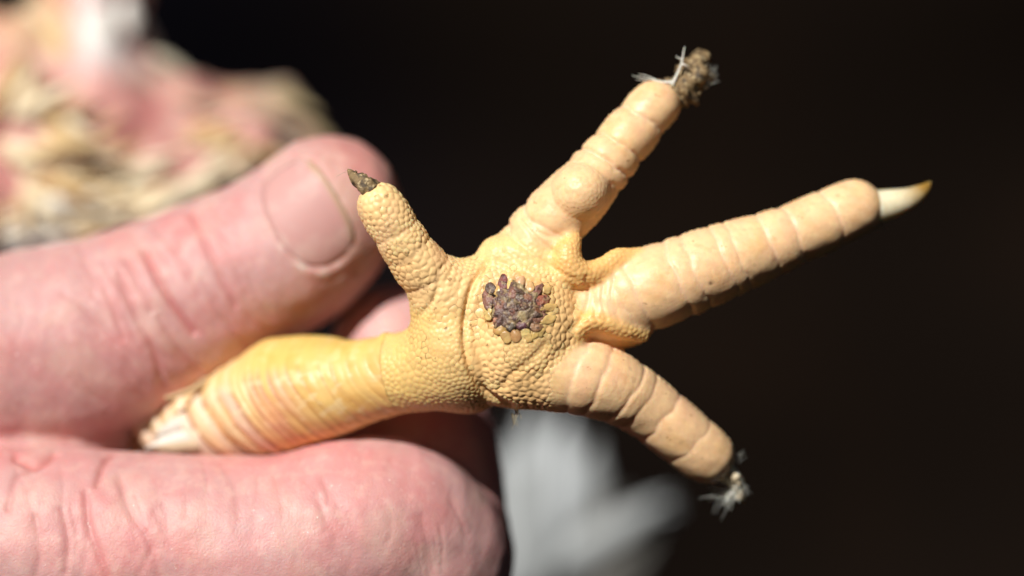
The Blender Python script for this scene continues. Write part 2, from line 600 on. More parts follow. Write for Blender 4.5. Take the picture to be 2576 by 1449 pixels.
# ids: 0 shank 1 knob 2 heel 3 heel2 4 hallux 5 pad 6 toe2 7 ball 8 toe2root 9 toe3 10 toe4 11 toe4root 12 web23 13 web34 14 floor 15 floor
def scale_params(X, Nrm, cls):
    """spacing (mm) and height (mm) of the skin scales"""
    front = Nrm[:, 2]
    sp = np.full(len(X), 0.95); am = np.full(len(X), 0.13)
    c = cls
    m = np.isin(c, (2, 3)); sp[m] = 0.80; am[m] = 0.14
    m = c == 4; sp[m] = 0.86; am[m] = 0.165
    m = c == 5; sp[m] = 0.95; am[m] = 0.19
    m = c == 11; sp[m] = 0.9; am[m] = 0.13
    m = c == 8; sp[m] = 0.8; am[m] = 0.07
    m = np.isin(c, (12, 13)); sp[m] = 0.72; am[m] = 0.13
    m = np.isin(c, (14, 15)); sp[m] = 0.8; am[m] = 0.08
    m = np.isin(c, (6, 9, 10)) & (front > 0.3); sp[m] = 0.6; am[m] = 0.02
    m = np.isin(c, (6, 9, 10)) & (front <= 0.3); sp[m] = 0.9; am[m] = 0.18
    m = (c == 7); sp[m] = 0.7; am[m] = 0.06
    vary = noise3(X, 7.0, 303, 2)
    sp = 0.92 * sp * (1 + 0.34 * vary); am = 0.85 * am * (1 + 0.45 * noise3(X, 5.0, 304, 2))
    return sp, am


# coarse level: seeds of the scales
dall0 = classify(V)
cls0 = dall0.argmin(1)
N0 = normals(V, Q)
sp0, am0 = scale_params(V, N0, cls0)
shank_ev = [np.zeros(len(V)), np.full(len(V), 99.0), np.zeros((len(V), 3)), np.zeros((len(V), 3))]
near_sh = np.isin(cls0, (0, 1, 2)) & (V[:, 0] < 0)
for q_, r_ in zip(shank_ev, shank.smooth(V[near_sh])):
    q_[near_sh] = r_
S_SH = shank.param(1010, 935)
is_sh0 = np.isin(cls0, (0, 1)) & (shank_ev[1] < S_SH)


def metric(X, ev, is_sh):
    """scutes of the shank live in a stretched space so that their cells come out as slanted bands"""
    M = X.copy()
    d, s, off, t = ev
    lat = off[:, 1]
    arc = np.arctan2(off[:, 1], off[:, 2]) * 5.5
    # wide plates towards the hock, narrow rings towards the foot
    sx = s - 0.34 * (-lat) - 0.012 * lat ** 2
    sx = sx + 0.22 * np.sin(arc * 0.6) + 0.30 * noise3(X, 12.0, 501, 1)
    u = np.where(sx < 19, sx * 0.42, 19 * 0.42 + (sx - 19) * 0.9)
    M[is_sh] = np.stack([u * 1.25, arc * 0.17, np.full(len(X), 500.0)], 1)[is_sh]
    return M


M0 = metric(V, shank_ev, is_sh0)
order = rng.permutation(len(V))
cell = {}
seeds = []; seed_sp = []
g = 1.2
for i in order:
    if is_sh0[i]:
        continue
    p = M0[i]; s = sp0[i]
    k = (int(p[0] // g), int(p[1] // g), int(p[2] // g))
    ok = True
    lim = (0.82 * s) ** 2
    for a in (-1, 0, 1):
        for b in (-1, 0, 1):
            for c in (-1, 0, 1):
                for j in cell.get((k[0] + a, k[1] + b, k[2] + c), ()):
                    q = seeds[j]
                    if (q[0] - p[0]) ** 2 + (q[1] - p[1]) ** 2 + (q[2] - p[2]) ** 2 < lim:
                        ok = False; break
                if not ok: break
            if not ok: break
        if not ok: break
    if ok:
        cell.setdefault(k, []).append(len(seeds)); seeds.append(p.copy()); seed_sp.append(s)
seeds = np.array(seeds); seed_sp = np.array(seed_sp)
keep = seeds[:, 2] < 400
seeds, seed_sp = seeds[keep], seed_sp[keep]
rows_ = []
row_j = rng.normal(0, 0.2, 60)
for i_ in range(-3, 40):
    for a_ in (-2.94, -0.3, 2.94):
        rows_.append((i_ * 1.5 + row_j[i_], a_, 500.0))
seeds = np.vstack([seeds, rows_]); seed_sp = np.concatenate([seed_sp, np.full(len(rows_), 1.5)])
N_FREE = int(keep.sum())


def tree_of(S):
    kd = kdtree.KDTree(len(S))
    for i, p in enumerate(S):
        kd.insert(p, i)
    kd.balance()
    return kd


for _ in range(2):
    kd = tree_of(seeds)
    near = np.array([kd.find(p)[1] for p in M0])
    cnt = np.bincount(near, minlength=len(seeds))
    new = np.stack([np.bincount(near, M0[:, k], len(seeds)) for k in range(3)], 1) / np.maximum(cnt, 1)[:, None]
    new[N_FREE:] = seeds[N_FREE:]
    seeds = np.where(cnt[:, None] > 0, new, seeds)
kd = tree_of(seeds)

# fine level
V1, Q1, N1, ref = subdivide(V, Q)
dall = ref.lin(dall0)
cls = dall.argmin(1)
sp, am = scale_params(V1, N1, cls)
sh_ev = tuple(ref.lin(q) for q in shank_ev)
is_sh = np.isin(cls, (0, 1)) & (sh_ev[1] < S_SH)
M1 = metric(V1, sh_ev, is_sh)
cid = np.empty(len(V1), np.int64); F1 = np.empty(len(V1)); F2 = np.empty(len(V1))
for i, p in enumerate(M1):
    r = kd.find_n(p, 2)
    cid[i] = r[0][1]; F1[i] = r[0][2]; F2[i] = r[1][2]
ssp = seed_sp[cid]
edge = np.clip((F2 - F1) / (0.80 * ssp), 0, 1)
du = M1[:, 0] - seeds[cid, 0]
edge = np.where(is_sh, np.clip(1.15 * (1 - np.abs(du) / 0.75), 0, 1), edge)
dome = (1 - (1 - edge) ** 2.4)
low_w = smoothstep(0.8, 0.2, np.arctan2(sh_ev[2][:, 1], sh_ev[2][:, 2]))
am[is_sh] = ((0.06 + 0.54 * smoothstep(30, 12, sh_ev[1])) * (0.2 + 0.8 * low_w) * (1 + 0.5 * np.sin(seeds[cid, 0] * 3.7)) * (1 + 0.4 * noise3(V1, 6, 511, 2)))[is_sh]


def relax(f_, it):
    """average a per-vertex field over the faces"""
    for _ in range(it):
        e = 0.25 * (f_[Q1[:, 0]] + f_[Q1[:, 1]] + f_[Q1[:, 2]] + f_[Q1[:, 3]])
        acc = np.bincount(Q1.ravel(), np.repeat(e, 4), len(f_))
        f_ = acc / vcount
    return f_


vcount = np.maximum(np.bincount(Q1.ravel(), minlength=len(V1)), 1)
am = relax(am, 8)
for _ in range(0):
    e = 0.25 * (am[Q1[:, 0]] + am[Q1[:, 1]] + am[Q1[:, 2]] + am[Q1[:, 3]])
    acc = np.zeros(len(am)); c_ = np.zeros(len(am))
    for k in range(4):
        acc += np.bincount(Q1[:, k], e, len(am)); c_ += np.bincount(Q1[:, k], minlength=len(am))
    am = acc / np.maximum(c_, 1)
scale_h = am * (dome - 0.6)
# shank plates overlap like shingles: the end near the foot stands proud
scale_h[is_sh] += (np.clip(du / ssp, -0.7, 0.7) * (0.08 + 0.62 * smoothstep(30, 10, sh_ev[1])) * (0.3 + 0.7 * low_w) * (1 + 0.45 * np.sin(seeds[cid, 0] * 5.1)))[is_sh]

# cushions of the toes, split by creases
front_w = smoothstep(-0.75, 0.1, N1[:, 2])
bulge = np.zeros(len(V1)); crease_m = np.zeros(len(V1))
toe_tip_w = np.zeros(len(V1))


def cushions(chain, ids, marks, amp, curve, phase=0.0):
    """marks: list of (vx, vy, relative depth)"""
    m = np.isin(cls, ids)
    Xm = V1[m]
    d, s, off, t = chain.smooth(Xm)
    lat = off[:, 0] * -t[:, 1] + off[:, 1] * t[:, 0]
    sp_ = s - curve * lat ** 2 + phase * lat + 0.28 * noise3(Xm, 4.5, 11, 2)
    sj = sorted((chain.param(a, b), k) for a, b, k in marks)
    S = np.array([q[0] for q in sj]); K = np.array([q[1] for q in sj])
    h = np.zeros(len(Xm)); cr = np.zeros(len(Xm))
    ends = np.concatenate([[S[0] - 3.0], S, [chain.s[-1] + 4.5]])
    kk = np.concatenate([[0.6], K, [1.0]])
    for e0, e1, k0, k1 in zip(ends[:-1], ends[1:], kk[:-1], kk[1:]):
        u = (sp_ - e0) / (e1 - e0)
        m2 = (u >= 0) & (u < 1)
        k_ = k0 + (k1 - k0) * u
        # rounded cushion, fuller towards its near end
        prof = (1 - np.abs(2 * np.clip(u, 0, 1) ** 0.85 - 1) ** 2.6)
        h += np.where(m2, amp * k_ * min(1.0, 0.35 + (e1 - e0) / 5.0) * (prof - 0.75), 0)
    for q, k in zip(S, K):
        x = sp_ - q
        h -= 0.35 * k * amp * np.exp(-(x / 0.24) ** 2)
        cr = np.maximum(cr, k * np.exp(-(x / 0.3) ** 2))
    ho = np.zeros(len(V1)); co = np.zeros(len(V1))
    ho[m] = h; co[m] = cr
    return ho * front_w, co * front_w


for chain, ids, marks, amp, curve, ph in (
        (toe2, (6,), [(1342, 616, 0.7), (1385, 575, 0.8), (1528, 430, 1.0), (1556, 382, 0.85), (1612, 305, 0.8), (1505, 462, 0.5)], 0.48, 0.035, 0.15),
        (toe3, (9,), [(1505, 770, 0.5), (1535, 762, 0.5), (1560, 752, 0.5), (1592, 742, 0.8), (1690, 705, 1.0), (1731, 690, 0.8), (1805, 662, 0.95),
                      (1838, 650, 0.7), (1922, 620, 0.95), (1986, 593, 0.85), (2088, 550, 0.9)], 0.27, 0.030, 0.05),
        (toe4, (10,), [(1372, 935, 0.7), (1440, 942, 0.7), (1490, 956, 1.0), (1556, 985, 0.95), (1592, 1003, 0.7), (1652, 1045, 0.9), (1728, 1108, 0.8)], 0.18, 0.030, -0.1),
        (hallux, (4,), [(1075, 690, 0.5), (1030, 632, 0.35), (1000, 585, 0.45)], 0.4, 0.03, 0.0)):
    h, c_ = cushions(chain, ids, marks, amp, curve, ph)
    bulge += h; crease_m = np.maximum(crease_m, c_)

# fine folds where the toes join the sole
fold = np.zeros(len(V1))


def vproj(X):
    f = D / (D - X[:, 2])
    return np.stack([X[:, 0] * f / MM + 1288.0, 724.5 - X[:, 1] * f / MM], 1)


UV = vproj(V1)


def polydist(U, pts, reach=200.0):
    pts = np.asarray(pts, float)
    full = np.full(len(U), 1e9)
    near_ = ((U > pts.min(0) - reach) & (U < pts.max(0) + reach)).all(1)
    U = U[near_]
    best = np.full(len(U), 1e9)
    for a, b in zip(pts[:-1], pts[1:]):
        ba = b - a
        h = np.clip(((U - a) @ ba) / (ba @ ba), 0, 1)
        best = np.minimum(best, np.hypot(U[:, 0] - a[0] - h * ba[0], U[:, 1] - a[1] - h * ba[1]))
    full[near_] = best
    return full


for line, dep, wid in (
        ([(1222, 660), (1190, 715), (1172, 790), (1168, 860), (1185, 935), (1225, 990), (1285, 1025)], 0.6, 8),
        ([(1292, 600), (1340, 640), (1400, 680), (1450, 705)], 0.22, 6), ([(1275, 630), (1330, 665), (1392, 705)], 0.18, 6),
        ([(1248, 655), (1310, 680), (1370, 708)], 0.12, 5),
        ([(1310, 555), (1352, 600), (1398, 640)], 0.25, 6),
        ([(1330, 560), (1365, 590), (1420, 600)], 0.2, 6),
        ([(1372, 868), (1330, 912), (1290, 940), (1262, 975)], 0.24, 11), ([(1475, 700), (1482, 740), (1470, 790), (1440, 830)], 0.3, 8),
        ([(1110, 700), (1085, 760), (1048, 800)], 0.18, 7), ([(1140, 670), (1100, 740), (1070, 790)], 0.12, 6),
        ([(1330, 950), (1345, 1000), (1360, 1025)], 0.15, 6), ([(1310, 960), (1322, 1005), (1330, 1025)], 0.12, 6),
        ([(1500, 720), (1492, 760), (1500, 800)], 0.15, 5), ([(1520, 715), (1514, 750), (1525, 800)], 0.15, 5),
        ([(1545, 700), (1538, 745), (1560, 810)], 0.15, 5), ([(1180, 700), (1200, 665)], 0.1, 5)):
    d_ = polydist(UV, catmull(line, 5), 4 * wid)
    fold -= dep * np.exp(-(d_ / wid) ** 2) * smoothstep(0.0, 0.3, N1[:, 2])

scale_h = np.where(is_sh, relax(scale_h, 2), relax(scale_h, 1))
base_off = relax(bulge, 3) + relax(fold, 1) + 0.05 * noise3(V1, 4.0, 21, 2)
seed_pick = None
# the scales that show largest become pieces of their own
face_c = cid[Q1]
own = np.take_along_axis(face_c, F1[Q1].argmin(1)[:, None], 1)[:, 0]
vis = (N1[:, 2] > 0.25)
# keep the ulcer area free: its lumps are built below
scab_c = np.array([1302, 768]);
near_scab = (((UV - scab_c) / np.array([92, 82])) ** 2).sum(1) < 1
pick_cls = np.isin(cls, (2, 3, 4, 5, 11)) & vis & ~near_scab
n_all = np.bincount(cid, minlength=len(seeds)); n_ok = np.bincount(cid, pick_cls, len(seeds))
cand = np.where((n_all > 12) & (n_ok > 0.9 * n_all))[0]
cand = cand[np.argsort(-n_all[cand])][:290]
picked = np.zeros(len(seeds), bool); picked[cand] = True
sh_cells = np.where((np.bincount(cid, is_sh & vis, len(seeds)) > 0.55 * n_all) & (n_all > 60))[0]
picked_sh = np.zeros(len(seeds), bool); picked_sh[sh_cells] = True

# colours of the skin itself
peach = srgb(250, 206, 160); cream = srgb(247, 207, 146); yellow = srgb(228, 194, 120); deep = srgb(212, 164, 52)
pale = srgb(236, 224, 196); pink = srgb(222, 170, 150); orange = srgb(240, 188, 116)
colr = np.tile(cream, (len(V1), 1))


def blend(m, c):
    global colr
    colr = colr + np.clip(m, 0, 1)[:, None] * (c - colr)


soft = lambda ids, k=0.8: smoothstep(k, -k, dall[:, ids].min(1) - np.delete(dall, ids, 1).min(1))
blend(soft([6, 7]) * 0.9, peach); blend(soft([9]) * 0.95, peach); blend(soft([10]) * 0.95, peach)
blend(soft([12, 13, 14, 15]) * 0.8, orange)
tipw = smoothstep(1640, 2000, UV[:, 0]) + 0
blend(smoothstep(1230, 1000, UV[:, 0]) * soft([0, 1, 2]) * 0.8, yellow)
sh = sh_ev[1]
blend(is_sh * smoothstep(S_SH, S_SH - 6, sh) * 0.75 * smoothstep(-0.2, 0.6, noise3(V1, 7, 5, 2) + 0.5), srgb(228, 194, 122))
blend(is_sh * smoothstep(26, 12, sh) * 0.85, srgb(232, 214, 178))
blend(is_sh * low_w * (du > -0.1) * (np.sin(seeds[cid, 0] * 2.1) > 0.2) * smoothstep(30, 20, sh) * 0.6, srgb(246, 240, 226))
blend(is_sh * low_w * (np.sin(seeds[cid, 0] * 1.3 + 2) > 0.3) * smoothstep(32, 24, sh) * 0.5, srgb(216, 160, 134))
blend(is_sh * (0.25 + 0.75 * low_w) * smoothstep(0.45, 0.08, edge) * smoothstep(44, 16, sh) * 0.9, srgb(156, 92, 40))
blend(is_sh * 0.45 * smoothstep(0.1, 0.7, noise3(V1, 4.5, 521, 3)), srgb(212, 160, 84))
blend(is_sh * 0.4 * smoothstep(0.2, 0.7, noise3(V1, 3.0, 522, 3)), srgb(240, 224, 180))
blend(is_sh * np.exp(-((UV[:, 0] - 690) / 45) ** 2 - ((UV[:, 1] - 1050) / 60) ** 2) * 0.6, srgb(214, 150, 128))
blend(is_sh * smoothstep(0.3, 0.8, sh_ev[2][:, 1] / 6) * 0.5, srgb(226, 190, 96))
blend(soft([4]) * 0.6, srgb(246, 212, 156))
blend(0.35 * smoothstep(0.25, 0.9, noise3(V1, 6, 31, 2)), srgb(238, 192, 128))
blend(0.25 * smoothstep(0.3, 0.9, noise3(V1, 9, 41, 2)) * soft([4, 6, 9, 10], 1.5), srgb(232, 176, 146))
blend(0.4 * relax(crease_m, 3), srgb(246, 206, 178))
blend(0.3 * smoothstep(0.2, 0.8, noise3(V1, 3.0, 141, 3)) * soft([6, 7, 9, 10], 1.5), srgb(232, 178, 122))
blend(0.5 * smoothstep(0.98, 1.1, noise3(V1, 1.6, 142, 3)) * soft([6, 7, 9, 10], 1.5), srgb(170, 120, 74))
celltone = rng.normal(0, 1, len(seeds))[cid]
colr = colr * (1 + np.where(is_sh, 0.015, 0.035) * celltone)[:, None]
blend(0.42 * np.isin(cls, (2, 3, 4, 5, 11)) * smoothstep(0.22, 0.05, edge) * smoothstep(-0.1, 0.6, noise3(V1, 8, 601, 2)), srgb(150, 104, 52))
# soil caught in the long fold of the sole and specks of it elsewhere
d_ = polydist(UV, catmull([(1222, 660), (1172, 790), (1168, 860), (1185, 935), (1240, 1005)], 6))
blend(0.5 * np.exp(-(d_ / 4) ** 2) * smoothstep(-0.3, 0.5, noise3(V1, 1.5, 8, 2)), srgb(130, 96, 52))
blend(0.6 * smoothstep(0.95, 1.05, noise3(V1, 1.1, 77, 3) * 1.15) * soft([2, 3, 4, 5]), srgb(120, 84, 46))
blend(0.8 * np.exp(-(np.linalg.norm(UV - np.array([1787, 712]), axis=1) / 5) ** 2), srgb(96, 64, 36))
# stained tissue round the ulcer
rr = np.sqrt((((UV - scab_c) / np.array([100, 88])) ** 2).sum(1)) + 0.12 * noise3(V1, 3, 13, 2)
blend((N1[:, 2] > 0) * 0.6 * smoothstep(1.1, 0.8, rr), srgb(206, 160, 96))
blend((N1[:, 2] > 0) * 0.85 * smoothstep(0.85, 0.5, rr), srgb(112, 74, 60))

h_body = np.where(picked[cid], -0.62 * am - 0.03, scale_h)
h_body = np.where(picked_sh[cid], np.minimum(scale_h, -0.08), h_body)
crater = -0.5 * smoothstep(1.0, 0.4, rr) * (N1[:, 2] > 0)
VB = V1 + N1 * (base_off + h_body + crater)[:, None]
foot = obj('foot', make_mesh('foot', VB, Q1, colr), M_foot, chicken)
foot['label'] = 'yellow scaly foot with four toes and shank, sole forwards'

VC = V1 + N1 * (base_off + scale_h + 0.012)[:, None]
NC_ = normals(VC, Q1)
grp = {}
sel = np.where((picked | picked_sh)[own])[0]
for f in sel:
    grp.setdefault(int(own[f]), []).append(f)
for c_id, fs in grp.items():
    q = Q1[fs]
    u, inv = np.unique(q, return_inverse=True)
    nm = 'scute' if picked_sh[c_id] else 'scale'
    tone = 1.0
    cc = colr[u].copy()
    if picked_sh[c_id]:
        w_ = smoothstep(0.0, 0.55, du[u] / ssp[u]) * smoothstep(24, 8, sh_ev[1][u])
        cc = cc + (0.7 * w_)[:, None] * (srgb(244, 238, 222) - cc)
    cc = cc * np.array([1.05, 0.99, 0.95])
    me_ = make_mesh(nm, VC[u], inv.reshape(q.shape), cc)
    me_.normals_split_custom_set_from_vertices(np.stack([NC_[u, 0], -NC_[u, 2], NC_[u, 1]], 1))
    obj(nm, me_, M_scale, foot)
print('foot verts', len(VB), 'seeds', len(seeds), 'pieces', len(grp))

# ---- the ulcer: dark lumps standing up round a crusty middle
bvh2 = BVHTree.FromPolygons([tuple(v) for v in (V1 + N1 * base_off[:, None])[::1]], Q1.tolist()) if False else bvh
scab = None


def zz(u, v):
    return (1700 + u / 2.898) * 0.67083, (900 + v / 2.898) * 0.67083


purple = srgb(140, 96, 82); dark = srgb(106, 82, 70); grey = srgb(112, 100, 88); amber = srgb(226, 190, 122); rosy = srgb(176, 112, 92); brown = srgb(140, 96, 72)
scab_bag = Bag()
core_p, core_n = hit(1300, 770)
ch_p = np.stack([1300 + rng.normal(0, 30, 46), 770 + rng.normal(0, 26, 46)], 1)
ch_h = rng.uniform(-0.05, 0.55, 46); ch_t = rng.normal(0, 0.010, (46, 2))
ch_c = np.array([random.choice([srgb(120, 96, 84), dark, brown, purple, srgb(140, 120, 96), srgb(168, 150, 114), srgb(108, 80, 74), srgb(128, 110, 94)]) for _ in range(46)])
nr, nt_ = 34, 84
VS = []; CS = []
for i in range(nr):
    for j in range(nt_):
        th = 2 * math.pi * j / nt_
        Ro = 74 + 9 * math.sin(3 * th + 1) + 7 * math.sin(7 * th) + 5 * math.sin(11 * th + 2) + 4 * math.sin(17 * th)
        f = (i + 0.3) / (nr - 1 + 0.3)
        q = np.array([1300 + Ro * f * math.cos(th), 770 + Ro * 0.86 * f * math.sin(th)])
        p, nn = hit(*q)
        dd = np.linalg.norm(ch_p - q, axis=1); o_ = np.argsort(dd)[:2]
        e_ = min(1.0, (dd[o_[1]] - dd[o_[0]]) / 7.0)
        hh = ch_h[o_[0]] * (1 - (1 - e_) ** 2) + float((q - ch_p[o_[0]]) @ ch_t[o_[0]])
        VS.append(p + nn * (-0.12 + hh * 0.7 + 0.4 * (1 - f ** 3) - 0.6 * f ** 8)); CS.append(ch_c[o_[0]] * (0.9 + 0.2 * random.random()))
QS = [(i * nt_ + j, (i + 1) * nt_ + j, (i + 1) * nt_ + (j + 1) % nt_, i * nt_ + (j + 1) % nt_) for i in range(nr - 1) for j in range(nt_)]
scab_bag.add(np.array(VS), np.array(QS), np.array(CS))
scab = obj('scab', scab_bag.mesh('scab'), M_scab, chicken)
scab['label'] = 'dark crusted sore in the middle of the sole'
lumps = [((560, 590), (540, 385), 84, srgb(132, 76, 72)), ((440, 590), (372, 480), 92, dark), ((410, 750), (332, 570), 96, purple), ((690, 640), (665, 540), 90, purple),
         ((740, 640), (770, 540), 90, srgb(132, 82, 78)), ((810, 690), (945, 500), 78, purple), ((880, 710), (1050, 615), 92, srgb(168, 100, 80)),
         ((720, 540), (735, 420), 90, srgb(206, 164, 124)), ((600, 560), (625, 450), 60, amber), ((480, 600), (470, 520), 70, srgb(206, 170, 110)),
         ((555, 830), (540, 880), 92, srgb(196, 170, 106)), ((790, 780), (900, 770), 130, srgb(134, 116, 92)), ((600, 960), (650, 920), 96, grey),
         ((720, 960), (765, 905), 96, srgb(110, 72, 80)), ((860, 880), (1030, 830), 88, srgb(142, 100, 82)), ((980, 880), (1095, 850), 90, amber),
         ((850, 950), (960, 960), 100, srgb(166, 124, 88)), ((760, 990), (800, 1040), 80, srgb(226, 200, 132)), ((670, 990), (700, 1100), 100, srgb(196, 152, 102)),
         ((580, 1010), (580, 1100), 104, srgb(204, 168, 108)), ((800, 1040), (830, 1090), 82, amber), ((540, 950), (460, 1010), 100, srgb(200, 160, 96)),
         ((500, 870), (440, 860), 84, srgb(176, 124, 100)), ((960, 750), (1110, 720), 76, srgb(220, 182, 116)), ((920, 720), (1000, 745), 70, srgb(156, 110, 96)),
         ((900, 1010), (1000, 990), 84, amber), ((880, 1010), (900, 1050), 80, srgb(214, 180, 112)), ((470, 700), (450, 640), 80, srgb(120, 84, 76)),
         ((520, 740), (500, 680), 80, grey), ((840, 560), (850, 470), 74, srgb(216, 176, 122)), ((990, 560), (1050, 500), 80, srgb(222, 186, 122)),
         ((350, 760), (400, 790), 76, srgb(214, 186, 122)), ((400, 820), (360, 850), 84, srgb(212, 182, 116)), ((640, 650), (600, 640), 70, srgb(158, 138, 100)),
         ((660, 790), (700, 800), 100, srgb(160, 146, 110))]
for k, (a, b, w, c) in enumerate(lumps):
    ctr = (np.array(zz(*a)) + np.array(zz(*b))) / 2 - np.array([1300, 770])
    if np.hypot(ctr[0] / 42, ctr[1] / 36) < 1:
        continue
    pa, na = hit(*zz(*a)); pb, nb = hit(*zz(*b))
    nn = na + nb; nn /= np.linalg.norm(nn)
    mid = (pa + pb) / 2 - nn * 0.02
    d = pb - pa; L = np.linalg.norm(d) + 1e-6; d /= L
    r = w / 2.898 / 2 * 0.034
    side = np.cross(nn, d)
    V_, Q_ = ellipsoid(mid, np.stack([side * r * 1.22, d * (L / 2 + r * 0.42), nn * r * 0.36]), 16, 12, 0.34, 100 + k)
    # colour runs darker towards the lump's inner end, lighter towards its tip
    t = np.clip(((V_ - pa) @ d) / L, 0, 1)
    cc = c[None, :] * (0.78 + 0.3 * t)[:, None]
    obj('scab_lump', make_mesh('scab_lump', V_, Q_, cc), M_papilla if c[0] > 0.5 else M_scab, scab)


# ---- claws with the dirt and down stuck to them
def claw(path, r0, c0, c1, name='claw'):
    p = catmull(path, 6)
    t = np.linspace(0, 1, len(p))
    V_, Q_ = tube(p, r0 * (1 - t ** 1.25) ** 0.85 * 0.95 + 0.05, 14)
    tt = np.repeat(t, 14)
    cc = c0 + (smoothstep(0.3, 0.8, tt))[:, None] * (c1 - c0)
    cc = cc * (1 + 0.10 * noise3(V_, 1.2, 95, 2) * np.array([0.6, 0.9, 1.4])[:, None]).T
    return obj(name, make_mesh(name, V_, Q_, cc), M_horn, chicken)


ivory = srgb(232, 222, 192); tip = srgb(158, 122, 54)
c1 = claw([P(940, 485, 1.6), P(915, 463, 1.4), P(893, 445, 1.0), P(876, 428, 0.3)], 1.35, srgb(200, 180, 140), srgb(90, 70, 44))
c2 = claw([P(1690, 235, -8.5), P(1720, 210, -9), P(1745, 180, -9.8), P(1765, 150, -11)], 1.7, ivory, tip)
c3 = claw([P(2185, 524, -10.4), P(2235, 514, -10.2), P(2285, 500, -10), P(2322, 478, -10.1), P(2342, 457, -10.6)], 2.45, ivory, tip)
c3['label'] = 'clean ivory claw with brownish tip'
c4 = claw([P(1815, 1180, -11.2), P(1845, 1205, -11.5), P(1866, 1235, -12.2), P(1872, 1266, -13)], 1.5, ivory, srgb(190, 160, 100))


def crust(parent, pts, r, nblob, seed, jitter, mat_=M_dirt):
    b = Bag(); r_ = np.random.default_rng(seed)
    p = catmull(pts, 8)
    for k in range(nblob):
        t = r_.random(); c = p[int(t * (len(p) - 1))] + r_.normal(0, jitter * (1 - 0.6 * t), 3)
        s = r * r_.uniform(0.45, 1.0) * (1 - 0.5 * t)
        ax = np.linalg.qr(r_.normal(size=(3, 3)))[0] * (s * r_.uniform(0.6, 1.3, 3))[:, None]
        b.add(*ellipsoid(c, ax, 9, 7, 0.35, seed * 50 + k))
    o = obj('dirt_crust', b.mesh('dirt_crust'), mat_, parent)
    return o


sl = catmull([P(938, 482, 1.7), P(914, 462, 1.5), P(893, 445, 1.1), P(875, 427, 0.3)], 10)
tt = np.linspace(0, 1, len(sl))
Vs, Qs = tube(sl, 1.34 * (1 - tt ** 1.2) ** 0.85 + 0.12, 18)
cen = np.repeat(sl, 18, 0)
Vs = cen + (Vs - cen) * (1 + 0.28 * noise3(Vs, 1.3, 91, 3))[:, None]
obj('dirt_crust', make_mesh('dirt_crust', Vs, Qs), M_dirt, c1)
crust(c1, [P(925, 470, 2.0), P(905, 455, 1.7), P(890, 440, 1.3), P(880, 432, 0.6)], 0.34, 22, 1, 0.45)
sl2 = catmull([P(1700, 238, -8.6), P(1728, 215, -8.6), P(1750, 180, -9.0), P(1756, 150, -9.6), P(1742, 136, -10.0)], 10)
t2 = np.linspace(0, 1, len(sl2))
Vs2, Qs2 = tube(sl2, 2.0 * (1 - t2 ** 3) ** 0.6 + 0.15, 22)
cen2 = np.repeat(sl2, 22, 0)
Vs2 = cen2 + (Vs2 - cen2) * (1 + 0.35 * noise3(Vs2, 2.4, 92, 3) + 0.14 * noise3(Vs2, 0.9, 93, 2))[:, None]
obj('dirt_crust', make_mesh('dirt_crust', Vs2, Qs2), M_dirt, c2)
crust(c2, [P(1722, 232, -8.4), P(1738, 205, -8.4), P(1752, 175, -8.8), P(1748, 148, -9)], 0.62, 60, 2, 1.25)
crust(c4, [P(1838, 1190, -10.4), P(1855, 1225, -10.6), P(1868, 1255, -11.5)], 0.7, 18, 4, 0.45,
      mat('pale_dirt', base=tuple(srgb(214, 200, 172)), rough=0.7, bump=[('noise', 0.6, 0.7, 0.3)], mottle=[(0.9, tuple(srgb(150, 126, 90)), 0.5, 0.65, 0.7)]))


def strands(parent, rows, name='fluff', col=srgb(225, 222, 212)):
    """rows: (list of points in reference units + z, radius mm)"""
    b = Bag()
    for pts, r in rows:
        p = catmull([P(*q) for q in pts], 5)
        t = np.linspace(0, 1, len(p))
        b.add(*tube(p, r * (1 - 0.75 * t), 5), col)
    return obj(name, b.mesh(name), M_fluff, parent)


def tuft(cx, cy, z, n_, length, ang, spread, r, seed):
    r_ = np.random.default_rng(seed); rows = []
    for k in range(n_):
        a = math.radians(ang + r_.normal(0, spread)); l = length * r_.uniform(0.35, 1.0)
        x, y = cx + r_.normal(0, 6), cy + r_.normal(0, 6)
        c = r_.normal(0, 0.25)
        pts = [(x, y, z)]
        for s in (0.35, 0.7, 1.0):
            pts.append((x + math.cos(a + c * s) * l * s, y - math.sin(a + c * s) * l * s, z + r_.normal(0, 0.8) * s))
        rows.append((pts, r * r_.uniform(0.6, 1.2)))
    return rows


strands(c2, [([(1692, 212, -6.5), (1702, 190, -6.4), (1714, 160, -6.5), (1722, 118, -6.8)], 0.26), ([(1694, 208, -6.5), (1665, 206, -6.4), (1640, 200, -6.5)], 0.26),
             ([(1655, 203, -6.4), (1622, 197, -6.5), (1590, 190, -6.8)], 0.1), ([(1655, 204, -6.4), (1625, 203, -6.8), (1600, 200, -7)], 0.08),
             ([(1655, 203, -6.4), (1625, 190, -6.8), (1605, 186, -7)], 0.08), ([(1718, 150, -6.6), (1705, 145, -6.4), (1700, 140, -6.4)], 0.12),
             ([(1712, 160, -6.5), (1726, 165, -6.4), (1735, 172, -7)], 0.18)]
        + tuft(1772, 212, -8.5, 40, 58, 66, 12, 0.05, 3) + tuft(1740, 160, -8.5, 14, 26, 80, 50, 0.05, 5) + tuft(1730, 225, -8, 10, 30, 60, 60, 0.06, 6))
strands(c4, tuft(1850, 1235, -11, 18, 95, 205, 9, 0.045, 8) + tuft(1845, 1235, -11, 34, 48, 240, 20, 0.05, 9) + tuft(1850, 1165, -11, 12, 40, 60, 35, 0.03, 10)
        + tuft(1848, 1190, -10.6, 26, 62, 285, 10, 0.10, 12))
strands(c3, tuft(2200, 568, -12, 6, 38, -25, 14, 0.12, 15), col=srgb(170, 160, 140))
